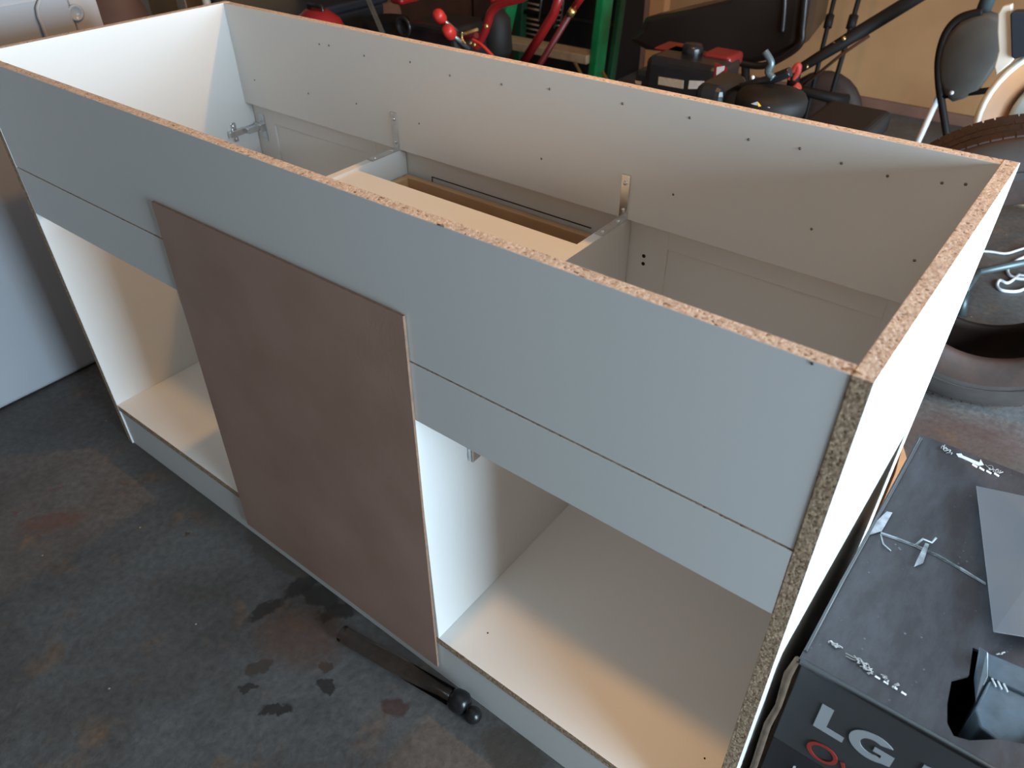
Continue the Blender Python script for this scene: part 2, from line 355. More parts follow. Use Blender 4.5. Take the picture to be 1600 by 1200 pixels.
def divider(x):
    P = [(x, .0006, ZS+G), (x, .0006, Z2-G), (x, T+.001, Z2-G), (x, T+.001, Z3-.001), (x, D-.0005, Z3-.001), (x, D-.0005, ZS+G)]
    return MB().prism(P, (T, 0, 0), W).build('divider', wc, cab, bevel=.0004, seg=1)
d1 = divider(X1); d2 = divider(X2)
st = board('stretcher', (X1+T+G, 0.10, Z3-.006-T), (X2-G, 0.385, Z3-.006), ())
st['label'] = 'wide horizontal stretcher board between the two dividers'
# brown hardboard closing the middle bay
MB().prism([(.498,-.0042,.734),(.470,-.0042,.034),(.988,-.0042,.033),(1.001,-.0042,.734)], (0,.0036,0), 0, 1).build('hardboard_panel', [M['hardboard'], M['hardboard_edge']], cab)['label'] = 'brown hardboard sheet over the middle bay'
MB().tube([Vector((L-T-.006, .008, H)), Vector((L-T-.001, .007, H+.0004)), Vector((L-T+.007, .005, H+.0003))], [.0002,.0005,.0002], 6).build('splinter', M['splinter_lit_wall'], rp)
# a nail head and a chip in the front board
MB().lathe([(0, 0), (0.0012, 0), (0.0012, 0.0006), (0, 0.0006)], axis_to((0,-1,0), at(1269, 568, 1, 0.0008)), 8).build('nail_head', M['dark'], fb)
MB().box(tuple(at(682, 350, 1, 0)+Vector((0,.0002,-.0012))), tuple(at(682, 350, 1, 0)+Vector((.010,.0009,.0010)))).build('edge_chip', M['chip_dark'], fb, bevel=.0003, seg=1)
# screw tips showing on the inside of the back rail
for (px, py) in [(499,69),(514,71),(569,87),(641,97),(703,118),(784,132),(859,139),(973,162),(1078,184),(1170,218),(1250,232),(1315,255),
                 (1387,275),(1472,286),(1509,288),(398,125),(482,146),(557,162),(655,193),(846,248),(1052,304),(1268,358),(1429,407)]:
    p = at(px, py, 1, D-T)
    if p.x > L-T-.004 or p.z < Z3+.004: continue
    MB().lathe([(0.0021, -0.0002), (0.0017, 0.0006), (0.0008, 0.0016), (0, 0.0020)], axis_to((0.2,-1,0.15), p), 7).build('screw_tip', M['screw'], rail)
# doors on the far side, seen from inside: a frame with a recessed panel
def door(x0, x1, z0, z1):
    d = MB(); y0, y1 = D+.001, D+.020; b = 0.075
    d.box((x0, y0, z0), (x0+b, y1, z1)); d.box((x1-b, y0, z0), (x1, y1, z1))
    d.box((x0+b, y0, z1-b+.012), (x1-b, y1, z1)); d.box((x0+b, y0, z0), (x1-b, y1, z0+b))
    o = d.build('door', M['white'], cab, bevel=.0006, seg=1)
    MB().box((x0+b, y0+.0035, z0+b), (x1-b, y1-.006, z1-b+.012)).build('door_panel', M['white'], o)
    return o
door(T/2, X1+T/2-.0015, 0.105, 0.684)
dr = door(X2+T/2+.0015, L-T/2, 0.105, 0.684)
for (px, py) in [(1006,400),(1005,412)]:
    MB().lathe([(0, 0), (0.0032, 0), (0.0032, 0.0006), (0, 0.0006)], axis_to((0,-1,0), at(px, py, 1, D+.001)), 10).build('screw_hole', M['dark'], dr)
# middle drawer: white front and a plywood box
dw = MB().box((X1+T/2+.0015, D+.001, 0.50), (X2+T/2-.0015, D+.020, 0.684)).build('drawer', M['white'], cab, bevel=.0006, seg=1)
def gap_strip(a, b, wd=.0014):
    a = Vector(a); b = Vector(b); return MB().box((min(a.x,b.x)-wd/2, D-.0004, min(a.z,b.z)-wd/2), (max(a.x,b.x)+wd/2, D+.0012, max(a.z,b.z)+wd/2))
pa = at(675, 277, 1, D); pb = at(923, 356, 1, D)
zz = (pa.z+pb.z)/2
o = gap_strip((pa.x, 0, zz), (pb.x, 0, zz)); o.box((pa.x-.0007, D-.0004, zz-.02), (pa.x+.0007, D+.0012, zz)); o.build('panel_groove', M['dark'], dw)
xb0, xb1, yb0, yb1, zb = X1+T+.006, X2-.006, 0.06, D-.006, 0.611
MB().box((xb0, yb1-.013, 0.515), (xb1, yb1, zb)).build('drawer_end_board', M['plywood'], dw, bevel=.002)
MB().box((xb0, yb0, 0.515), (xb1, yb0+.013, zb)).build('drawer_end_board', M['plywood'], dw, bevel=.002)
MB().box((xb0, yb0+.013, 0.515), (xb0+.013, yb1-.013, zb)).build('drawer_side_board', M['plywood'], dw, bevel=.002)
MB().box((xb1-.013, yb0+.013, 0.515), (xb1, yb1-.013, zb)).build('drawer_side_board', M['plywood'], dw, bevel=.002)
MB().box((xb0+.013, yb0+.013, 0.52), (xb1-.013, yb1-.013, 0.528)).build('drawer_bottom', M['plywood'], dw)
for (za, zb2) in [(0.305, 0.496), (0.105, 0.301)]:
    MB().box((X1+T/2+.0015, D+.001, za), (X2+T/2-.0015, D+.020, zb2)).build('drawer', M['white'], cab, bevel=.0006, seg=1)
# angle brackets between rail and dividers
def bracket(x, l, h):
    m = MB(); th = .0022
    m.box((x-.0075, D-T-th, Z3+.001), (x+.0075, D-T-.0001, Z3+h)); m.box((x-.0075, D-T-l, Z3-.0009), (x+.0075, D-T-.0001, Z3-.0009+th))
    b = m.build('angle_bracket', M['zinc'], cab, bevel=.0005, seg=1)
    for k in (0.2, 0.82):
        MB().lathe([(0.0038,0),(0.0034,0.0012),(0.002,0.0019),(0,0.0019)], axis_to((0,-1,0), (x, D-T-th, Z3+h*k)), 10).build('screw', M['zinc'], b)
        MB().lathe([(0.0038,0),(0.0034,0.0012),(0.002,0.0019),(0,0.0019)], axis_to((0,0,1), (x, D-T-l*k, Z3-.0009+th)), 10).build('screw', M['zinc'], b)
bracket(X1+T/2+.002, 0.072, 0.070); bracket(X2+T/2+.002, 0.072, 0.072)
# concealed hinges
def hinge(xw, s, z, y=D):
    """xw: face the plate is screwed to, s: +1 plate faces +x"""
    h = MB(); y0 = y - .062
    h.box((xw, y0-.012, z-.006), (xw+s*.004, y0+.024, z+.006) ) if s > 0 else h.box((xw-.004, y0-.012, z-.006), (xw, y0+.024, z+.006))
    q = (lambda a, b, c, d, e, f: h.box((min(xw+s*a, xw+s*b), c, e), (max(xw+s*a, xw+s*b), d, f)))
    q(0, .004, y0-.004, y0+.008, z-.021, z+.021)
    q(.004, .013, y0-.016, y0+.026, z-.0065, z+.0065)
    q(.010, .024, y0+.022, y-.006, z-.006, z+.006)
    q(.006, .030, y-.010, y+.0008, z-.0085, z+.0085)
    o = h.build('hinge', M['zinc'], cab, bevel=.0014, seg=2)
    MB().box((min(xw+s*.016, xw+s*.036), y-.0012, z-.030), (max(xw+s*.016, xw+s*.036), y+.0009, z+.030)).build('hinge_cup_plate', M['zinc'], o, bevel=.0008, seg=1)
    for dz in (-.014, .014):
        MB().lathe([(0.0042,0),(0.0036,0.0016),(0.001,0.002),(0,0.0012)], axis_to((s,0,0), (xw+s*.004, y0+.002, z+dz)), 10).build('screw', M['zinc'], o)
    return o
hinge(T, 1, 0.606); hinge(T, 1, 0.20); hinge(L-T, -1, 0.606); hinge(L-T, -1, 0.20)
# hinge block on the near divider, just under the apron
p = at(737, 705, 0, X2+T)
MB().box((X2+T, p.y-.010, p.z-.012), (X2+T+.010, p.y+.010, p.z+.028)).build('divider_hinge', M['zinc'], cab, bevel=.003)
# nail points in the shelf of the right bay
for (px, py) in [(762, 989), (1101, 1185)]:
    MB().lathe([(0.0015,0),(0.0012,0.0008),(0,0.0012)], Matrix.Translation(at(px, py, 2, ZS)), 7).build('nail_head', M['dark'], cab)

# ------------------------------------------------------------------ microwave carton beside the cabinet
BX0, BX1, BY0, BY1, BZ = 1.491, 2.25, 0.030, 0.459, 0.5
ct = thing('appliance_carton', 'large black microwave oven carton with grey maker lettering, standing right of the cabinet', 'box', ((BX0+BX1)/2, (BY0+BY1)/2, 0))
hole = [(1.612,.150),(1.616,.118),(1.607,.104),(1.606,.075),(1.612,.050),(1.628,.036),(1.80,.036),(1.80,.150)]
hole = [at(*q, 2, BZ).to_2d() for q in [(1520,1012),(1514,1055),(1487,1062),(1480,1100),(1480,1130),(1490,1150),(1515,1157),(1560,1155),(1640,1170),(1680,1110),(1640,1060)]]
import bmesh
def plate_with_hole(z, th):
    bm = bmesh.new()
    outer = [(BX0,BY0),(BX1,BY0),(BX1,BY1),(BX0,BY1)]
    vo = [bm.verts.new((x,y,z)) for x,y in outer]; vh = [bm.verts.new((x,y,z)) for x,y in hole]
    es = [bm.edges.new((vo[i], vo[(i+1)%4])) for i in range(4)] + [bm.edges.new((vh[i], vh[(i+1)%len(vh)])) for i in range(len(vh))]
    bmesh.ops.triangle_fill(bm, use_beauty=True, edges=es)
    bm.normal_update()
    r = bmesh.ops.extrude_face_region(bm, geom=list(bm.faces))
    for v in [g for g in r['geom'] if isinstance(g, bmesh.types.BMVert)]: v.co.z -= th
    m = MB(); bm.verts.ensure_lookup_table(); bm.verts.index_update()
    m.add([v.co.copy() for v in bm.verts], [[v.index for v in f.verts] for f in bm.faces]); bm.free(); return m
tp = plate_with_hole(BZ, .004).build('top_flap', M['carton_top'], ct); 
fr = MB(); fr.box((BX0+.004, BY0, BZ-.149), (BX1, BY0+.004, BZ-.006)); 
front = fr.build('front_face', M['carton_front'], ct, bevel=.001, seg=1)
MB().box((BX0+.004, BY0, 0), (BX1, BY0+.004, BZ-.150)).build('front_face', M['carton_low'], ct, bevel=.001, seg=1)['label'] = 'blacker lower band of the carton front'
MB().box((BX0+.002, BY1-.004, 0), (BX1, BY1, BZ-.005)).build('rear_face', M['carton_low'], ct)
MB().box((BX1-.004, BY0+.005, 0), (BX1, BY1-.005, BZ-.005)).build('side_face', M['carton_low'], ct)
MB().box((BX0, BY0+.003, 0), (BX0+.004, BY1-.003, BZ-.006)).build('side_face', M['carton_raw'], ct)
# raised top-left edge: folded cardboard layers, worn brown corner
m = MB(); m.tube([(BX0+.002, BY0+.012, BZ+.0005), (BX0+.0015, .15, BZ+.002), (BX0+.003, .30, BZ+.001), (BX0+.004, BY1-.01, BZ+.0015)], .0018, 6)
m.build('folded_edge', M['carton_front'], ct)
m = MB(); m.tube([(BX0-.001, BY0+.001, BZ-.002), (BX0-.004, BY0-.003, BZ-.03), (BX0-.002, BY0-.001, BZ-.09), (BX0-.005, BY0-.003, BZ-.13), (BX0-.003, BY0-.002, BZ-.22), (BX0-.002, BY0, 0.1), (BX0, BY0, 0.004)], [.003,.0045,.0035,.0042,.004,.004,.004], 7)
m.build('worn_corner', M['carton_raw'], ct)
MB().tube([(BX0+.002, BY0, BZ-.002), (BX1, BY0, BZ-.002)], .0036, 8).build('front_crease', M['carton_low'], ct)
def on_front(px, py): v = at(px, py, 1, BY0-.0004); return v
def print_poly(name, pts, mt, parent, ax='front'):
    if ax == 'front': P = [on_front(*q) for q in pts]; vec = (0, -.0006, 0)
    else: P = [at(*q, 2, BZ+.0002) for q in pts]; vec = (0, 0, .0006)
    return MB().prism(P, vec).build(name, mt, parent)
# grey L and G, drawn upright on the front face
def letter(name, poly, ox, oz, sc, shear, mt):
    P = [Vector((ox + (x + shear*z)*sc, BY0-.0003, oz + z*sc)) for x, z in poly]
    return MB().prism(P, (0, -.0006, 0)).build(name, mt, front)
LZ = 0.4125
letter('letter', [(0,0),(.72,0),(.72,.22),(.28,.22),(.28,1),(0,1)], 1.5265, LZ, .042, 0, M['print_grey'])
g = []
for k in range(0, 19): a_ = math.radians(48 + k * (312-14)/18.0); g.append((.5+.5*math.cos(a_), .5+.5*math.sin(a_)))
gi = []
g = [(.5+.53*math.cos(math.radians(a_)), .5+.5*math.sin(math.radians(a_))) for a_ in range(42, 318, 12)]
g += [(1.0,.15),(1.0,.56),(.55,.56),(.55,.38),(.75,.38),(.75,.26)]
g += [(.5+.27*math.cos(math.radians(a_)), .5+.27*math.sin(math.radians(a_))) for a_ in range(300, 54, -12)]
letter('letter', g, 1.5605, LZ, .042, 0, M['print_grey'])
def text(body, x, z, size, mt, parent, y=None, extr=.0003, offs=0.0, name='lettering'):
    cu = bpy.data.curves.new(name, 'FONT'); cu.body = body; cu.size = size; cu.extrude = extr; cu.offset = offs
    o = bpy.data.objects.new(name, cu); col.objects.link(o)
    bpy.context.view_layer.update()
    me = bpy.data.meshes.new_from_object(o.evaluated_get(bpy.context.evaluated_depsgraph_get()))
    bpy.data.objects.remove(o); me.materials.clear(); me.materials.append(mt)
    n = bpy.data.objects.new(name, me); col.objects.link(n); n.parent = parent
    off = WL[parent.name]; n.rotation_euler = (PI/2, 0, 0); n.location = Vector((x, (BY0-.0008) if y is None else y, z)) - off
    WL[n.name] = off
    return n
text('M', 1.622, LZ, .058, M['print_grey'], front, offs=.0012)
text('Ove', 1.527, 0.361, .044, M['print_red'], front)
text('I', 1.5235, 0.318-.012, .026, M['print_white'], ct)
# scuffs and torn print on the top
rs_ = random.Random(3)
def curl(x0, y0, x1, y1, n, amp, name='torn_scuff'):
    m = MB()
    for k in range(n):
        t0 = rs_.uniform(0, .75); t1 = min(1, t0 + rs_.uniform(.2, .45)); P = []
        for j in range(4):
            t = t0 + (t1-t0)*j/3
            P.append(at(x0+(x1-x0)*t + rs_.uniform(-amp, amp), y0+(y1-y0)*t + rs_.uniform(-amp, amp), 2, BZ+.0006+rs_.uniform(0,.002)))
        m.tube(smooth_path(P, 3), rs_.uniform(.0003, .0008), 4)
    return m.build(name, M['scuff'], tp)
curl(1291,1002,1318,1012,5,3.5); curl(1324,1022,1376,1056,12,4.5); curl(1350,1052,1362,1052,3,2)
curl(1379,1055,1389,1066,5,3); curl(1394,1074,1406,1067,4,2.5); curl(1470,696,1488,708,6,4); curl(1542,728,1564,738,7,4.5)
curl(1556,1022,1570,1020,3,1.2); curl(1305,1003,1312,1010,2,2)
for (x, y) in [(1371,1059),(1384,1067),(1398,1075),(1412,1084),(1523,728),(1534,733),(1545,738),(1557,742)]:
    dx, dy, e = 3.8, 2.4, 1.1
    print_poly('printed_dash', [(x-dx-e*.5,y-dy+e),(x-dx+e*.5,y-dy-e),(x+dx+e*.5,y+dy-e),(x+dx-e*.5,y+dy+e)], M['print_white'], tp, 'top')
print_poly('printed_arrow', [(1494,709),(1502,709),(1504,712),(1530,723),(1532,718),(1537,727),(1528,728),(1503,716),(1497,714)], M['print_grey'], tp, 'top')
# remains of clear tape across the seam
m = MB()
tpq = [(1385,800),(1394,802),(1378,830),(1352,838),(1362,822)]
m.prism([at(*q, 2, BZ+.001) for q in tpq], (0,0,.0012))
seam = [(1376,833),(1400,841),(1432,853),(1465,868),(1500,888),(1540,912)]
for (p, q) in zip(seam, seam[1:]):
    for o_ in (-2.2, 2.2):
        A = at(p[0], p[1]+o_, 2, BZ+.001); B = at(q[0], q[1]+o_*.7, 2, BZ+.001); m.tube([A, B], .00045, 4)
    m.prism([at(p[0], p[1]-1, 2, BZ+.0004), at(q[0], q[1]-.6, 2, BZ+.0004), at(q[0], q[1]+.6, 2, BZ+.0004), at(p[0], p[1]+1, 2, BZ+.0004)], (0,0,.0005))
m.prism([at(*q, 2, BZ+.001) for q in [(1445,850),(1451,852),(1442,880),(1428,886),(1432,876)]], (0,0,.002))
m.tube([at(1376,835,2,BZ+.001), at(1380,850,2,BZ+.003), at(1392,861,2,BZ+.001)], .0009, 5)
m.tube([at(1430,852,2,BZ+.002), at(1442,842,2,BZ+.008), at(1456,848,2,BZ+.003), at(1463,840,2,BZ+.008)], .0012, 5)
m.build('tape_remains', M['tape'], ct)
# grey card lying on the box, slightly lifted
q = [at(1525,760,2,.512), at(1690,795,2,.512), at(1700,1015,2,.512), at(1601,996,2,.512), at(1552,988,2,.514)]
cdn = MB().prism(q, (0,0,.0012)).build('grey_card', M['grey_card'], bevel=.0003, seg=1)
tag(cdn, 'loose grey sheet of card lying on top of the microwave carton', 'card')
# punched-in flap and wrapped corner inside the hole
m = MB()
A = [at(1530,1010,2,BZ+.012), at(1543,1018,2,BZ+.012), at(1543,1056,2,BZ+.004), at(1524,1098,2,BZ-.012), at(1521,1060,2,BZ-.006)]
m.prism(A, (.003,.001,-.004))
m.build('torn_flap', M['wrap'], ct, bevel=.0008)
m = MB()
a = [at(1543,1020,2,BZ+.010), at(1640,1060,2,BZ+.010), at(1636,1100,2,BZ+.004), at(1545,1057,2,BZ+.004)]
lo = [Vector((v.x, v.y, v.z-.012)) for v in a]
m.add(a + lo, [(0,1,2,3),(7,6,5,4),(0,4,5,1),(1,5,6,2),(2,6,7,3),(3,7,4,0)])
m.build('top_flap_fold', M['wrap'], ct, bevel=.001)
m = MB()
a = [at(1546,1062,2,BZ+.001), at(1640,1105,2,BZ+.001), at(1640,1190,2,BZ-.02), at(1560,1158,2,BZ-.012), at(1531,1136,2,BZ-.008), at(1524,1108,2,BZ-.003)]
lo = [Vector((v.x, v.y+.0, v.z-.05)) for v in a]
n_ = len(a)
m.add(a + lo, [list(range(n_)), [n_*2-1-i for i in range(n_)]] + [[i, n_+i, n_+(i+1)%n_, (i+1)%n_] for i in range(n_)])
m.build('wrapped_packing', M['wrap'], ct, bevel=.002)
m = MB()
for k in range(3):
    p0 = at(1550+k*9, 1060+k*4, 2, BZ+.0035); p1 = at(1556+k*9, 1073+k*4, 2, BZ+.003); m.tube([p0, p1], .0009, 5)
m.build('torn_fibres', M['print_grey'], ct)

# ------------------------------------------------------------------ capped tube on the floor by the toe kick
tz = 0.016
ra = Vector((0.93, -0.022, tz)); pe = at(716, 1090, 2, 0.022)
u = (at(716,1090,2,.02) - at(640,1035,2,.02)); 
tb = thing('capped_tube', 'smoky clear tube with glossy black cap lying along the cabinet foot', 'tube', (pe.x, pe.y, 0))
e0 = at(713, 1093, 2, .020); e1 = Vector((e0.x-.14, e0.y+.0, .019)); e1 = at(535, 990, 2, .018)
MB().tube([e1, e0], .0150, 24).build('clear_barrel', M['tube_brown'], tb)
dd = (e0 - e1).normalized()
X = axis_to(dd, e0)
MB().lathe([(0,-.006),(.0155,-.008),(.0185,-.003),(.0195,.006),(.0185,.015),(.014,.021),(.010,.024),(0,.024)], X, 28).build('collar', M['black'], tb)
bc = at(739, 1117, 2, .0145)
MB().lathe([(0.0145*math.sin(math.radians(k)), -0.0145*math.cos(math.radians(k))) for k in range(0, 181, 15)], axis_to(dd, bc), 20).build('knob', M['black'], tb)
MB().tube([e0 + dd*.016, bc], .008, 12).build('neck', M['black'], tb)

# ------------------------------------------------------------------ white appliance left of the cabinet
ap = thing('washing_machine', 'white enamelled laundry appliance standing left of the cabinet', 'appliance', (-.68, -.1, 0))
MB().box((-1.0, -0.33, 0.004), (-.352, 0.352, 1.02)).build('body', M['appliance'], ap, bevel=.012, seg=3)
MB().box((-.98, 0.352, 0.02), (-.358, 0.414, 1.00)).build('rear_column', M['appliance_grey'], ap, bevel=.004)['label'] = 'greyer plastic rear column with a round port'
pc = at(118, 20, 0, -.357)
MB().lathe([(.016,0),(.018,.003),(.013,.004),(.011,.001),(0,.001)], axis_to((1,0,0), pc) @ Matrix.Scale(1.0, 4), 20).build('round_port', M['appliance'], ap)
pts = [at(q[0], q[1], 0, -.347) for q in [(60,-30),(62,0),(58,12),(60,26),(66,40),(72,56),(76,75)]]
MB().tube(pts + [Vector((-.347, pts[-1].y, .55)), Vector((-.347, pts[-1].y-.02, .3))], .004, 8).build('hanging_cord', M['appliance_grey'], ap)
zc = at(30, 4, 0, -.352).z
MB().box((-.3525, -.32, zc-.002), (-.3505, .288, zc+.002)).build('panel_seam', M['appliance_grey'], ap)

# ------------------------------------------------------------------ tyre
TC = Vector((1.5, 1.3, 0.33)); rot = 0.22
nd = Vector((-math.sin(rot), math.cos(rot), 0))
ty = thing('tyre', 'worn car tyre standing upright on the floor behind the cabinet', 'tyre', (1.48, 1.4, 0))
X = axis_to(nd, TC)
RR, hw = 0.33, 0.20
prof = [(.188,.022),(.196,.010),(.215,.002),(.25,-.004),(.285,0),(.308,.010),(.322,.022),(.327,.034),(.330,.055),(.331,hw/2),(.330,hw-.055),(.327,hw-.034),(.322,hw-.022),(.308,hw-.010),(.285,hw),(.25,hw+.004),(.215,hw-.002),(.196,hw-.010),(.188,hw-.022),(.194,hw-.03),(.215,hw-.022),(.26,hw-.018),(.298,hw-.03),(.31,hw-.06),(.312,hw/2),(.31,.06),(.298,.03),(.26,.018),(.215,.022),(.194,.03)]
mi = [0]*len(prof)
for j in (3,4,5): mi[j] = 1
MB().lathe(prof, X, 96, mi=mi, closed=True).build('casing', [M['rubber'], M['rubber_side']], ty)
m = MB()
for k in range(96):
    a_ = 2*PI*k/96
    for (z0, z1, off) in ((.030,.062,0), (.068,.098,.5), (.103,.133,0), (.139,.170,.5)):
        aa = a_ + off*2*PI/96
        Y = X @ Matrix.Rotation(aa, 4, 'Z')
        m.box((.326, -.0092, z0), (.3318 if z0 > .05 and z1 < .15 else .3300, 0.0092, z1), X=Y)
o = m.build('tread_blocks', M['rubber'], ty); o['kind'] = 'stuff'
m = MB()
m.lathe([(.262,-.0055),(.264,-.0062),(.266,-.0055)], X, 72)
m.build('sidewall_ring', M['rubber_side'], ty)

# ------------------------------------------------------------------ things behind the tyre, on the floor
cb = MB()
pts = [at(1500,391,2,.004), at(1545,393,2,.004), at(1572,396,2,.006), at(1600,388,2,.008), at(1650,375,2,.006)]
cb.tube(smooth_path(pts), .0035, 7)
pts = [at(*q,2,.004) for q in [(1660,380),(1600,402),(1582,412),(1574,422),(1580,432),(1600,436),(1620,430)]]
cb.tube(smooth_path(pts), .005, 7)
pts = [at(*q,2,.004) for q in [(1660,430),(1600,431),(1592,430)]] + [at(*q,2,.005) for q in [(1575,442),(1562,438),(1558,447),(1567,454),(1590,455),(1612,448),(1650,452)]]
cb.tube(smooth_path(pts), .0045, 7)
tag(cb.build('cable', M['cable']), 'white cable lying in loops on the floor beyond the tyre', 'cable')
sd = thing('metal_stand', 'grey-green tubular steel stand seen through the tyre', 'stand', (1.45, 1.9, 0))
a = at(1425,446,1,1.93); b = at(1640,402,1,2.05)
MB().tube([a, b], .011, 10).build('crossbar', M['chrome'], sd)
c_ = at(1506,455,1,1.76); d_ = at(1494,540,1,1.70)
f_ = c_ + (d_-c_)*3.0; 
k_ = (0.011 - c_.z)/(d_.z-c_.z); 
MB().tube([c_ + Vector((0,.0,0)), c_ + (d_-c_)*min(k_, 3)], .015, 10).build('leg', M['chrome'], sd)
MB().tube([a, Vector((a.x-.05, a.y, .02)), Vector((a.x-.05, a.y-.01, .002))], .011, 10).build('leg', M['chrome'], sd)
MB().tube([b, Vector((b.x+.02, b.y, .002))], .011, 10).build('leg', M['chrome'], sd)
MB().tube([c_, (a+b)/2], .011, 8).build('brace', M['chrome'], sd)
o = MB().prism([at(1408,700,2,0.001), at(1396,745,2,0.001), at(1360,830,2,0.001), at(1440,860,2,.001), at(1425,760,2,.001)], (0,0,.012)).build('lit_floor_patch', M['lit_floor'], bevel=.001)  # thin orange slab, its colour paints the bulb's light on the floor
tag(o, 'orange patch standing for lamplit floor between cabinet and carton', 'light_patch')

# ------------------------------------------------------------------ clutter along the back wall, left to right
def extend(a, b, z):
    """point at height z on the line a-b"""
    return a + (b - a) * ((z - a.z) / (b.z - a.z))
# dark garment bag / sack and cardboard behind the appliance
o = thing('cardboard_box', 'tall tan cardboard box beyond the back left corner of the cabinet', 'box', (-1.0, 1.2, 0))
a = at(236, 20, 1, 1.15); b = at(318, 5, 1, 1.15)
MB().box((a.x, 1.15, 0), (b.x, 1.55, .80)).build('carton', M['cardboard'], o, bevel=.004)
m = MB().box(((a.x*.45+b.x*.55), 1.146, 0.05), ((a.x*.3+b.x*.7), 1.15, .799)); m.build('tape_strip', M['label'], o)
a = at(150, 20, 1, 1.0); b = at(245, 20, 1, 1.0)
m = MB()
cx, cy = (a.x+b.x)/2, .93; rx = (b.x-a.x)/2*1.05
P = [(.55,0),(.95,.03),(1.0,.2),(.92,.42),(.8,.6),(.5,.72),(.2,.78),(0,.78)]
m.lathe([(r_, z_) for r_, z_ in P], Matrix.Translation((cx,cy,0)) @ Matrix.Diagonal((rx, .17, 1, 1)), 18)
tag(m.build('refuse_sack', M['stud'], sub=1), 'dark brown full sack between appliance and cardboard box', 'sack')
a = at(323, 5, 1, 1.12); 
tag(MB().tube([(a.x, 1.12, 0), (a.x, 1.12, 1.1)], .014, 12).build('white_pole', M['beige']), 'thin white pole standing beside the tan cardboard box', 'pole')
# navy bin
a = at(335, 10, 1, 1.15); b = at(455, 10, 1, 1.15)
bn = thing('storage_bin', 'blue-black plastic bin behind the cabinet back left corner', 'bin', ((a.x+b.x)/2, 1.35, 0))
x0, x1 = a.x, b.x
m = MB(); m.add([(x0+.03,1.18,0),(x1-.03,1.18,0),(x1-.03,1.52,0),(x0+.03,1.52,0),(x0,1.15,.62),(x1,1.15,.62),(x1,1.55,.62),(x0,1.55,.62)],
      [(3,2,1,0),(4,5,6,7),(0,1,5,4),(1,2,6,5),(2,3,7,6),(3,0,4,7)]); m.build('tub', M['navy'], bn, bevel=.01)
MB().box((x0-.012,1.138,.62),(x1+.012,1.562,.65)).build('lid', M['navy'], bn, bevel=.008)
# grey-brown sack of soil on floor, with red can in front
a = at(440, 10, 1, 1.6); b = at(545, 5, 1, 1.6)
o = MB().box((a.x, 1.62, 0), (b.x, 1.9, .55)).build('stacked_bag', M['stud'], bevel=.05, seg=3); tag(o, 'grey-brown bag standing behind the red fuel can', 'bag')
a = at(455, 30, 1, 1.0); b = at(512, 35, 1, 1.0); c = at(545, 40, 1, 1.0)
fc = thing('fuel_can', 'rounded red fuel can just behind the back rail, far left', 'can', ((a.x+b.x)/2, 1.05, 0))
zt = at(480, 18, 1, 1.0).z
rx = (b.x-a.x)/2*1.15
m = MB(); m.lathe([(0,0),(rx*.95,0),(rx,.02),(rx,zt-.14),(rx*.93,zt-.07),(rx*.7,zt-.025),(rx*.35,zt),(0,zt)], Matrix.Translation(((a.x+b.x)/2,1.0+.03,0)), 28)
m.build('body', M['red'], fc); 
MB().tube([((a.x+b.x)/2-.03,1.03,zt-.01),((a.x+b.x)/2-.03,1.03,zt+.01),((a.x+b.x)/2+.03,1.03,zt+.01),((a.x+b.x)/2+.03,1.03,zt-.01)], .006, 8).build('handle', M['black'], fc)
o = MB().box((b.x+.012, 1.02, 0), (c.x+.01, 1.07, zt-.035)).build('dark_red_panel', M['dark_red'], bevel=.012, seg=3); tag(o, 'dark red plastic panel right of the round fuel can', 'panel')
# black drum with pale vertical streak
a = at(548, 20, 1, 1.3); b = at(600, 20, 1, 1.3); dm = thing('drum', 'black upright cylinder with its grey highlight built as a bar, left of the engine', 'drum', ((a.x+b.x)/2, 1.35, 0))
r_ = (b.x-a.x)/2
MB().lathe([(0,0),(r_,0),(r_,.6),(r_*.96,.62),(0,.62)], Matrix.Translation(((a.x+b.x)/2,1.3+r_,0)), 24).build('barrel', M['black_matt'], dm)
p, q = at(576, 0, 1, 1.28), at(598, 52, 1, 1.24)
MB().tube([extend(p,q,.75), extend(p,q,0.01)], .008, 8).build('rod', M['steel'], dm)  # bar stands in for the vertical highlight on the barrel

# red tiller with black engine
tl = thing('garden_tiller', 'red-framed garden machine with black engine and red caps behind the back rail', 'machine', (-.3, 1.45, 0))
a = at(612, 40, 1, 1.35); b = at(705, 40, 1, 1.35); zt = at(660, 8, 1, 1.46).z
zb = .16
def frust(m, x0, x1, y0, y1, z0, z1, i):
    m.add([(x0,y0,z0),(x1,y0,z0),(x1,y1,z0),(x0,y1,z0),(x0+i,y0+i,z1),(x1-i*2.2,y0+i,z1),(x1-i*2.2,y1-i,z1),(x0+i,y1-i,z1)], [(3,2,1,0),(4,5,6,7),(0,1,5,4),(1,2,6,5),(2,3,7,6),(3,0,4,7)]); return m
a = at(612, 40, 1, 1.24); b = at(705, 40, 1, 1.24)
frust(MB(), a.x, b.x+.05, 1.24, 1.48, .22, zt, .03).build('engine_housing', M['black'], tl, bevel=.018, seg=3)
pc = at(631, 42, 1, 1.236)
MB().lathe([(0.03,0),(.03,.006),(.02,.006),(.02,-.0),(0,-.0)], axis_to((0,-1,0), pc), 20).build('recoil_cover', M['black'], tl)
for (px, py, r_) in [(687,26,.020),(702,50,.021)]:
    c = at(px, py, 1, 1.22); r_ *= .85
    MB().lathe([(0,-.02),(r_*.8,-.02),(r_,-.012),(r_,.010),(r_*.85,.018),(r_*.5,.022),(0,.022)], axis_to((.2,-.7,.6), c), 14).build('cap', M['red_plastic'], tl)
    MB().tube([c, Vector((c.x, 1.30, c.z-.06))], .006, 8).build('cap_neck', M['steel'], tl)
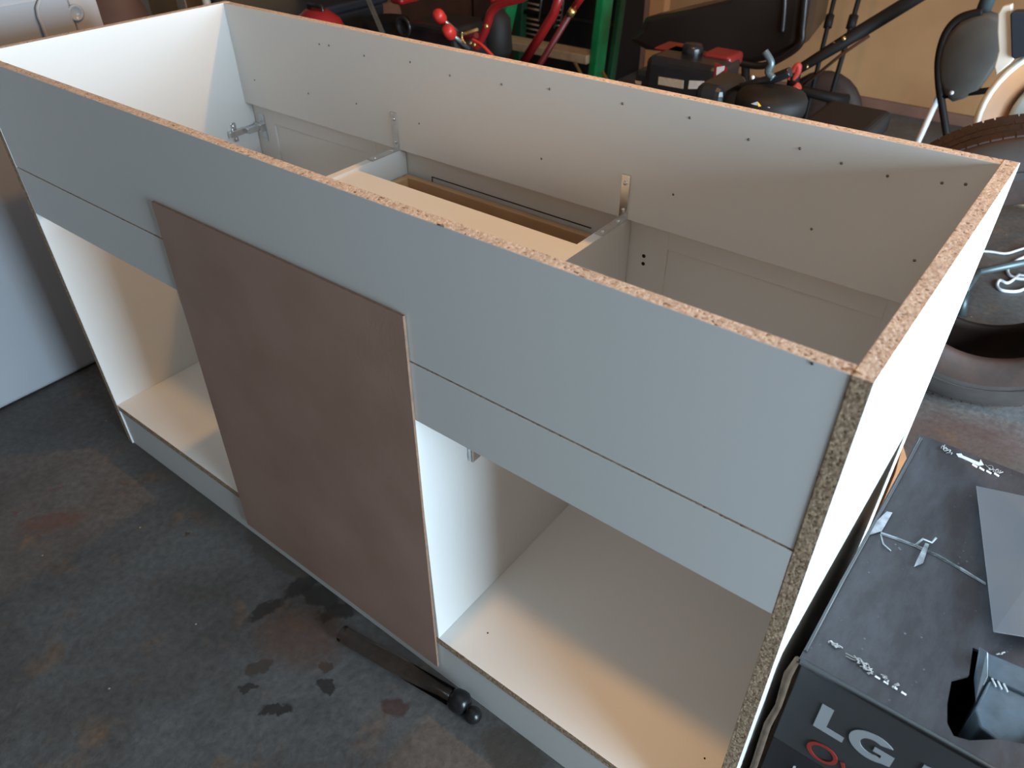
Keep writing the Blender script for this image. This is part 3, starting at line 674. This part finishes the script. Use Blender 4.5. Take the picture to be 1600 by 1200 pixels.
MB().box(*(lambda v: ((v.x-.03,v.y-.01,v.z-.02),(v.x+.02,v.y+.08,v.z+.05)))(at(622, -4, 1, 1.30))).build('shroud', M['red'], tl, bevel=.01)
def path(pts, Y): return [at(x, y, 1, Y) for x, y in pts]
MB().tube(smooth_path(path([(845,-22),(815,-4),(782,6),(768,18),(762,35),(756,52),(745,72),(738,92)], 1.35) + [Vector((-.05,1.4,.10))]), .013, 10).build('frame_tube', M['red'], tl)
MB().tube(path([(760,-30),(772,-5),(776,8)], 1.36), .016, 10).build('frame_tube', M['red'], tl)
MB().tube(smooth_path(path([(660,76),(690,66),(715,60),(745,55)], 1.30)), .009, 8).build('link_rod', M['dark_red'], tl)
MB().tube(path([(712,58),(728,52),(746,46)], 1.28), .0045, 8).build('lever', M['brass'], tl)
MB().tube(smooth_path(path([(722,50),(722,60),(727,68)], 1.27)), .003, 6).build('spring', M['brass'], tl)
MB().tube(smooth_path(path([(738,62),(752,70),(768,86),(775,95)], 1.27)), .005, 8).build('cable', M['red_plastic'], tl)
MB().tube(path([(880,-25),(866,20),(845,55),(816,100)], 1.55) , .014, 10).build('handle_bar', M['red'], tl)
q = path([(880,-25),(816,100)], 1.55)
MB().tube([q[1], extend(q[0], q[1], .06)], .014, 10).build('handle_bar', M['red'], tl)
q = path([(920,-20),(893,18)], 1.62); MB().tube(q, .011, 10).build('grip_bar', M['red'], tl)
q = path([(893,18),(838,110)], 1.62); MB().tube([q[0], extend(q[0], q[1], .05)], .010, 10).build('grip_bar', M['dark_red'], tl)
c = at(893, 19, 1, 1.61); MB().lathe([(0,-.012),(.012,-.010),(.012,.010),(0,.012)], axis_to(q[0]-q[1], c), 12).build('bar_end', M['brass'], tl)
a = at(775, 30, 1, 1.5); 
MB().lathe([(0,-.05),(.12,-.05),(.15,-.03),(.15,.03),(.12,.05),(0,.05)], axis_to((1,.2,0), (a.x+.02, 1.62, .15)), 28).build('wheel', M['rubber'], tl)
MB().lathe([(0,-.05),(.12,-.05),(.15,-.03),(.15,.03),(.12,.05),(0,.05)], axis_to((1,.2,0), (a.x-.12, 1.64, .15)), 28).build('wheel', M['rubber'], tl)
m = MB(); c = at(775, 45, 1, 1.45); m.lathe([(0,0),(.04,0),(.05,.02),(.045,.11),(.02,.14),(0,.14)], Matrix.Translation((c.x, c.y, c.z-.08)), 20)
m.build('muffler', M['black_matt'], tl)
MB().box((a.x-.17, 1.27, .10), (a.x+.05, 1.66, .20)).build('chassis', M['dark_red'], tl, bevel=.01)
for k in range(3):
    c = at([735,760,741][k], [67,41,70][k], 1, 1.30); MB().lathe([(0,-.004),(.006,-.004),(.006,.004),(0,.004)], axis_to((0,-1,.3), c), 8).build('bolt', M['brass'], tl)

# green step ladder
YL = 2.15
ld = thing('step_ladder', 'green fibreglass step ladder with tan steps behind the red machine', 'ladder', (-.3, YL, 0))
r0, r1 = at(945, 0, 1, YL), at(931, 116, 1, YL); l0, l1 = at(796, 5, 1, YL), at(780, 82, 1, YL)
def rail_mb(p, q, wx, wy):
    t0, t1 = extend(p, q, 1.25), extend(p, q, 0.0)
    return MB().add([(v.x+sx*wx, v.y+sy*wy, v.z) for v in (t1, t0) for sx, sy in ((-1,-1),(1,-1),(1,1),(-1,1))],
                    [(3,2,1,0),(4,5,6,7),(0,1,5,4),(1,2,6,5),(2,3,7,6),(3,0,4,7)])
rail_mb(r0, r1, .018, .035).build('rail', M['green'], ld, bevel=.006)
rail_mb(l0, l1, .020, .035).build('rail', M['green'], ld, bevel=.006)
def lx(p, q, z): return extend(p, q, z)
zst = at(855, 77, 1, YL-.05).z
for k, z in enumerate([zst-.30, zst, zst+.30, zst+.60]):
    if z < .03: continue
    A, B = lx(l0, l1, z), lx(r0, r1, z)
    s_ = MB().box((A.x+.02, YL-.055, z-.028), (B.x-.018, YL+.035, z+.004)).build('step', M['step'], ld, bevel=.003)
p, q = at(971, 0, 1, YL+.35), at(955, 116, 1, YL+.35); rail_mb(p, q, .012, .02).build('rear_rail', M['green_dark'], ld, bevel=.004)
p, q = at(815, 0, 1, YL+.35), at(812, 60, 1, YL+.35); rail_mb(p, q, .02, .02).build('rear_rail', M['green_dark'], ld, bevel=.004)
for z in (.12, .42): 
    A, B = extend(at(815,0,1,YL+.35), at(812,60,1,YL+.35), z), extend(at(971,0,1,YL+.35), at(955,116,1,YL+.35), z)
    MB().tube([A, B], .010, 8).build('rear_brace', M['black_matt'], ld)
# brass clips dangling under the step
for (p0, p1) in [((898,97),(908,116)), ((941,112),(948,124))]:
    q = [at(*p0, 1, 2.0), at(*p1, 1, 2.0)]
    q2 = extend(q[0], q[1], .0)
    tag(MB().tube([q[0], q2], .006, 6).build('brass_rod', M['brass']), 'thin brass rod leaning below the tan ladder step' + (', left one' if p0[0] < 900 else ', right one'), 'rod')
# hanging chains behind
def ladder_chain(x0, y0, x1, y1, n, Y, wpx):
    m = MB(); A = at(x0, y0, 1, Y); B = at(x1, y1, 1, Y)
    sx = (at(x1+wpx, y1, 1, Y) - B)
    m.tube([A, B], .0035, 6); m.tube([A+sx, B+sx], .0035, 6)
    for k in range(n):
        p = A + (B-A)*((k+.5)/n); m.tube([p, p+sx], .0035, 6)
    return m
rk = thing('wire_rack', 'small steel wire rack hanging behind the ladder rails', 'rack', (-.7, 2.45, 0))
m = ladder_chain(876, -40, 866, 44, 10, 2.3, 9); m.build('chain_strip', M['steel'], rk)
m = MB()
q = at(850,-30,1,2.3); q1 = at(842,32,1,2.3); m.tube([q, q1], .003, 6); m.build('hook_wire', M['steel'], rk)
for k in range(7):
    A = at(822, 4+k*8, 1, 2.75); B = at(842, 8+k*8, 1, 2.75); MB().tube([A, B], .004, 6).build('slat', M['step'], rk)
A = at(818,-10,1,2.78); MB().box((A.x-.02, 2.76, 0), (A.x+.55, 2.80, 1.0)).build('back_board', M['black_matt'], rk)

# dark cupboard behind the ladder hides the wall
a = at(600, 0, 1, 2.9); b = at(935, 0, 1, 2.9)
o = thing('dark_cupboard', 'dark brown cupboard standing behind ladder and red machine', 'cupboard', ((a.x+b.x)/2, 3.1, 0))
MB().box((a.x-1.0, 2.95, 0), (b.x, 3.4, 1.7)).build('body', M['black_matt'], o, bevel=.005)
for k in range(3):
    x0 = a.x-1.0 + (b.x-a.x+1.0)*k/3; MB().box((x0+.01, 2.93, .05), (x0+(b.x-a.x+1.0)/3-.01, 2.95, 1.65)).build('cupboard_door', M['stud'], o, bevel=.003)

# lawn mower with black engine under the tub
YM = 1.5
a = at(985, 130, 1, YM); b = at(1118, 130, 1, YM)
mw = thing('lawn_mower', 'red and black lawn mower with pale labels behind the back rail', 'mower', ((a.x+b.x)/2, YM+.2, 0))
zt = at(1060, 96, 1, YM).z; zlo = .14
MB().box((a.x+.04, YM, .2), (b.x, YM+.16, zt)).build('engine_cover', M['black'], mw, bevel=.02, seg=3)
MB().box((a.x, YM+.02, .2), (a.x+.05, YM+.25, at(990,112,1,YM).z)).build('air_filter', M['black'], mw, bevel=.012, seg=3)
c1, c2 = at(1008, 83, 1, YM+.04), at(1050, 96, 1, YM+.04)
MB().box((c1.x, YM+.09, zt), (c2.x, YM+.18, c1.z)).build('engine_shroud', M['mower_red'], mw, bevel=.012, seg=3)
c1, c2 = at(1083, 88, 1, YM+.04), at(1118, 100, 1, YM+.04)
MB().box((c1.x, YM+.09, zt-.03), (c2.x+.02, YM+.18, c1.z)).build('engine_shroud', M['mower_red'], mw, bevel=.012, seg=3)
c = at(1068, 92, 1, YM+.05); MB().lathe([(0,-.03),(.028,-.03),(.03,.02),(.026,.028),(0,.028)], Matrix.Translation((c.x, YM+.10, c.z)), 20).build('fuel_cap', M['black'], mw)
def quad(name, pts, Y, mt, parent, th=.003):
    return MB().prism([at(x, y, 1, Y) for x, y in pts], (0, th, 0)).build(name, mt, parent)
quad('label_plate', [(1029,120),(1068,126),(1067,139),(1028,132)], YM-.002, M['label'], mw)
quad('label_plate', [(1077,126),(1100,127),(1099,139),(1075,139)], YM-.002, M['label_white'], mw)
quad('label_plate', [(992,126),(1002,128),(1001,133),(993,131)], YM+.016, M['label'], mw)
w1 = quad('warning_tag', [(1117,98),(1136,106),(1134,115),(1114,126)], YM-.01, M['red'], mw)
quad('tag_print', [(1120,105),(1132,103),(1131,110),(1119,118)], YM-.012, M['label_white'], w1, .0015)
MB().box((a.x-.06, YM-.06, .09), (b.x+.1, YM+.38, .2)).build('deck', M['mower_red'], mw, bevel=.03, seg=3)
for sx in (a.x-.06, b.x+.11):
    for sy in (YM+.02, YM+.32):
        MB().lathe([(0,-.022),(.08,-.022),(.095,-.012),(.095,.012),(.08,.022),(0,.022)], axis_to((1,0,0), (sx, sy, .095)), 24).build('wheel', M['rubber'], mw)
for sx in (a.x-.02, b.x+.05):
    MB().tube([(sx, YM+.36, .2), (sx, YM+.40, .40)], .011, 8).build('handle_bar', M['black_matt'], mw)

# black wheelbarrow tub above the mower
wb = thing('wheelbarrow', 'black wheelbarrow tub with folded rim above the red lawn mower', 'wheelbarrow', (.4, 2.2, 0))
Y0 = 2.0
out = [(977,65),(1003,79),(1045,84),(1095,90),(1140,98),(1175,101),(1206,94),(1249,74),(1256,40),(1262,0),(1270,-70),(1180,-60),(1140,0),(1075,16),(1003,29),(995,48)]
m = MB()
n = len(out); rings = []
cen = at(1130, 40, 1, Y0)
for (dy, sc) in ((0, .90), (.02, 1.0), (.10, .98), (.35, .80), (.55, .55)):
    rings.append([cen + (at(x, y, 1, Y0) - cen) * sc + Vector((0, dy, 0)) for x, y in out])
vs = [v for r_ in rings for v in r_]; fs = [list(range(n))]
for i in range(len(rings)-1):
    for k in range(n): fs.append([i*n+k, i*n+(k+1)%n, (i+1)*n+(k+1)%n, (i+1)*n+k])
fs.append([(len(rings)-1)*n + n-1-k for k in range(n)])
m.add(vs, fs, smooth=False); m.build('tub', M['tub'], wb, bevel=.008, seg=3)
MB().tube(smooth_path(path([(1227,-60),(1226,0),(1224,30),(1222,50)], Y0-.006)), .008, 8).build('rim_fold', M['tub'], wb)
MB().tube(smooth_path(path([(1262,-40),(1258,0),(1254,40),(1250,68),(1225,88),(1190,103),(1150,97)], Y0-.004)), .011, 8).build('rim', M['tub'], wb)
p = at(1165,100,1,Y0); MB().tube([p, Vector((p.x,2.2,.0))], .014, 8).build('leg', M['black_matt'], wb)
p2 = at(1080,85,1,Y0+.35); MB().tube([p2, Vector((p2.x,2.5,.0))], .014, 8).build('leg', M['black_matt'], wb)
MB().lathe([(0,-.03),(.13,-.03),(.16,-.015),(.16,.015),(.13,.03),(0,.03)], axis_to((0,1,.0), (p.x+.05, 2.75, .16)), 24).build('wheel', M['rubber'], wb)

# wet vacuum drum
YV = 1.14
a = at(1190, 150, 1, YV); b = at(1242, 150, 1, YV); r_ = (b.x-at(1135,150,1,YV).x)/2
cxv = b.x - r_
vc = thing('vacuum_cleaner', 'glossy black drum vacuum with white and yellow label, right of the mower', 'vacuum', (cxv, YV+r_, 0))
zt = at(1205, 122, 1, YV+2*r_).z - .02
MB().lathe([(0,0),(r_*.9,0),(r_*.93,.02),(r_,zt-.03),(r_*1.04,zt-.02),(r_*1.04,zt),(r_*.95,zt+.012),(r_*.5,zt+.02),(0,zt+.02)], Matrix.Translation((cxv, YV+r_, 0)), 32).build('drum', M['black_matt'], vc)
MB().tube(smooth_path(path([(1150,140),(1175,132),(1205,124),(1235,112)], YV+.12)), .011, 10).build('handle', M['black'], vc)
q = [(1163,170),(1185,158),(1193,170),(1190,176)]
def curved_label(name, pts, mt):
    P = []
    for x, y in pts:
        v = at(x, y, 1, YV); d = v - CAM
        # march the ray on to the drum surface
        for k in range(400):
            s_ = CAM + d * (0.9 + k*.001); 
            if (s_.x-cxv)**2 + (s_.y-YV-r_)**2 <= (r_*1.005)**2: break
        P.append(s_)
    return MB().prism(P, (0, -.002, .001)).build(name, mt, vc)
curved_label('label_plate', [(1166,170),(1172,163),(1184,159),(1188,176)], M['label_white'])
curved_label('label_plate', [(1184,159),(1190,166),(1192,177),(1187,176)], M['yellow'])
curved_label('label_plate', [(1193,175),(1198,168),(1203,168),(1207,180)], M['label_white'])
c = at(1176, 121, 1, YV+.10); MB().lathe([(0,-.003),(.004,-.002),(.0045,.001),(0,.004)], axis_to((0,-1,.3), c), 12).build('button', M['label_white'], vc)
MB().tube(smooth_path(path([(1195,80),(1205,98),(1200,112),(1208,122)], YV+.08)), .008, 8).build('bracket', M['chrome'], vc)
MB().box(*(lambda v, w_: ((v.x, YV+.02, .3), (w_.x, YV+.16, v.z)))(at(1128,108,1,YV+.16), at(1168,140,1,YV+.16))).build('motor_housing', M['black'], vc, bevel=.02, seg=3)

# black tool shaft with coral clamp
ts = thing('long_tool', 'long black tool shaft with coral clamp leaning in front of tan wall', 'tool', (.9, 2.3, 0))
A = at(1242, 112, 1, 2.0); B = at(1445, -12, 1, 2.35)
MB().tube([A, A+(B-A)*.5, A+(B-A)*2.2], [.014,.021,.022], 12).build('shaft', M['black_matt'], ts)
A2 = at(1238, 138, 1, 2.0); B2 = at(1322, 158, 1, 2.12)
MB().tube([A2, A2+(B2-A2)*.7, B2], [.014,.017,.022], 12).build('lower_bar', M['black_matt'], ts)
MB().tube([A2 + (A2-B2)*.02, Vector((A2.x-.02, 2.05, .005))], .012, 8).build('foot', M['black_matt'], ts)
MB().tube([A, A2], .02, 8).build('joint', M['black_matt'], ts)
MB().tube(smooth_path(path([(1233,124),(1236,118),(1244,104),(1248,103),(1247,112),(1240,124)], 1.99)), .009, 10).build('clamp', M['pink'], ts)
MB().tube(path([(1238,142),(1249,134)], 1.985), [.011,.012], 10).build('clamp', M['pink'], ts)
for q in [(1302,69),(1318,60),(1260,104)]:
    c = at(*q, 1, 2.02 if q[0] < 1270 else 2.10); MB().lathe([(0,-.004),(.007,-.003),(.007,.003),(0,.004)], axis_to((0,-1,.4), c), 10).build('rivet', M['brass'], ts)
q = path([(1358,56),(1315,85),(1250,138)], 2.3); MB().tube(q, .006, 6).build('tension_wire', M['stud'], ts)
# two thin rods leaning on the wall
for i, (p0, p1, rr) in enumerate([((1308,-20),(1268,145),.011), ((1347,-20),(1299,148),.012)]):
    P0, P1 = at(*p0, 1, 2.75), at(*p1, 1, 2.55)
    d = P1-P0; top = P0 - d*(.75); 
    k = (0-P0.z)/d.z
    t_ = thing('garden_stake', 'thin black rod leaning against tan wall, ' + ('nearer the wheelbarrow tub' if i == 0 else 'crossing the tool shaft'), 'rod', (P1.x, P1.y, 0))
    MB().tube([P0 + d*k, P0, P0 - d*.95], rr*.75, 8).build('rod', M['black_matt'], t_)
    e = P0 + d*.32; MB().tube([e-d*.06, e+d*.06], rr*1.4, 8).build('sleeve', M['black_matt'], t_)
# storage tote with rounded lid edge
YT = 1.16
a = at(1296, 180, 1, YT+.2); b = at(1396, 175, 1, YT+.24); zt = at(1400, 166, 1, YT+.24).z
o = thing('storage_tote', 'black storage tote between the vacuum and the tyre', 'tote', ((a.x+b.x)/2, YT+.15, 0))
MB().box((a.x, YT, 0), (b.x, YT+.2, zt-.05)).build('tub', M['black_matt'], o, bevel=.015, seg=3)
MB().box((a.x-.01, YT-.01, zt-.05), (b.x+.008, YT+.21, zt)).build('lid', M['black_matt'], o, bevel=.016, seg=4)

# folding chair with round padded back
YC = 2.12
fc2 = thing('folding_chair', 'dark grey padded round-backed folding chair against the tan wall', 'chair', (1.15, YC+.1, 0))
oc = [(1466,100),(1472,72),(1484,50),(1502,32),(1525,22),(1548,18),(1565,24),(1575,50),(1572,80),(1558,100),(1545,120),(1528,143),(1505,155),(1488,160),(1475,150),(1468,130)]
P = [at(x, y, 1, YC) for x, y in oc]
m = MB(); n = len(P); cen = sum(P, Vector())/n
rings = [[cen+(p-cen)*.86+Vector((0,-.012,0)) for p in P], [cen+(p-cen)*.97+Vector((0,-.006,0)) for p in P], [p+Vector((0,.006,0)) for p in P], [cen+(p-cen)*.95+Vector((0,.025,0)) for p in P]]
fs = [list(range(n))]
for i in range(3):
    for k in range(n): fs.append([i*n+k, i*n+(k+1)%n, (i+1)*n+(k+1)%n, (i+1)*n+k])
fs.append([3*n+n-1-k for k in range(n)])
m.add([v for r_ in rings for v in r_], fs, smooth=True); m.build('back_pad', M['pad'], fc2)
q = [at(1536,18,1,YC), at(1500,28,1,YC), at(1478,52,1,YC), at(1467,90,1,YC), at(1467,130,1,YC), at(1472,165,1,YC), at(1476,190,1,YC)]
e = extend(q[-2], q[-1], .0)
MB().tube(smooth_path(q) + [e], .011, 8).build('frame', M['black_matt'], fc2)
q = at(1466,152,1,YC+.1), at(1450,187,1,YC+.1); MB().tube([q[0]+(q[0]-q[1])*.5, extend(q[0], q[1], 0.0)], .009, 8).build('leg', M['cable'], fc2)
q = at(1487,145,1,YC-.02); MB().lathe([(0,-.002),(.006,-.002),(.006,.002),(0,.004)], axis_to((0,-1,.2), q), 8).build('rivet', M['label_white'], fc2)
p = at(1640, 60, 1, YC); MB().tube([p, Vector((p.x+.02, YC, 0))], .011, 8).build('leg', M['black_matt'], fc2)
MB().tube([at(1472,150,1,YC), at(1640,130,1,YC)], .009, 8).build('crossbar', M['black_matt'], fc2)
q = at(1548,0,1,YC+.05); MB().tube([q+Vector((0,0,.15)), q+Vector((-.01,0,-.06))], .02, 10).build('top_knob', M['chrome'], fc2)

# beige ring-shaped appliance with reflected daylight painted as a pale blue centre
YR = 1.62
cc = at(1672, 200, 1, YR)
nrm = (CAM - cc); nrm.z *= .55; nrm.normalize()
fn = thing('drum_fan', 'beige round drum with raised rim and daylight painted pale blue on its centre, at the right edge', 'drum', (cc.x, cc.y+.05, 0))
X = axis_to(nrm, cc)
Rf = (at(1522,185,1,YR) - cc).length
MB().lathe([(Rf*.98,-.16),(Rf,-.02),(Rf,.0),(Rf*.97,.012),(Rf*.93,.008),(Rf*.92,-.004)], X, 48).build('rim', M['beige'], fn)
MB().lathe([(Rf*.925,-.004),(Rf*.66,-.05)], X, 48).build('inner_band', M['tub_band'], fn)
MB().lathe([(Rf*.665,-.046),(Rf*.64,-.03),(Rf*.60,-.026),(0,-.026)], X, 40).build('centre_disc', M['daylit_blue'], fn)
MB().lathe([(Rf*.98,-.16),(0,-.165)], X, 40).build('back', M['beige'], fn)
A = at(1569, 5, 1, YR-.02); B = at(1573, 90, 1, YR-.02)
st_ = MB(); Pp = [(1559,22),(1566,10),(1581,6),(1582,40),(1585,92),(1578,100),(1556,118),(1553,105),(1560,80),(1558,50)]
st_.prism([at(x, y, 1, YR) for x, y in Pp], (0, .02, 0)).build('strap', M['beige'], fn, bevel=.003)
Pp = [(1578,22),(1583,18),(1640,16),(1640,80),(1584,93),(1580,88)]
MB().prism([at(x, y, 1, YR-.012) for x, y in Pp], (0, .03, 0)).build('switch_box', M['navy'], fn, bevel=.003)
MB().tube([cc - nrm*.1, Vector((cc.x+.2, cc.y+.05, cc.z-.1)), Vector((cc.x+.22, cc.y+.05, .05))], .02, 10).build('post', M['beige'], fn)
MB().lathe([(0,0),(.13,0),(.13,.03),(.04,.05),(0,.05)], Matrix.Translation((cc.x+.22, cc.y+.05, 0)), 28).build('base', M['beige'], fn)
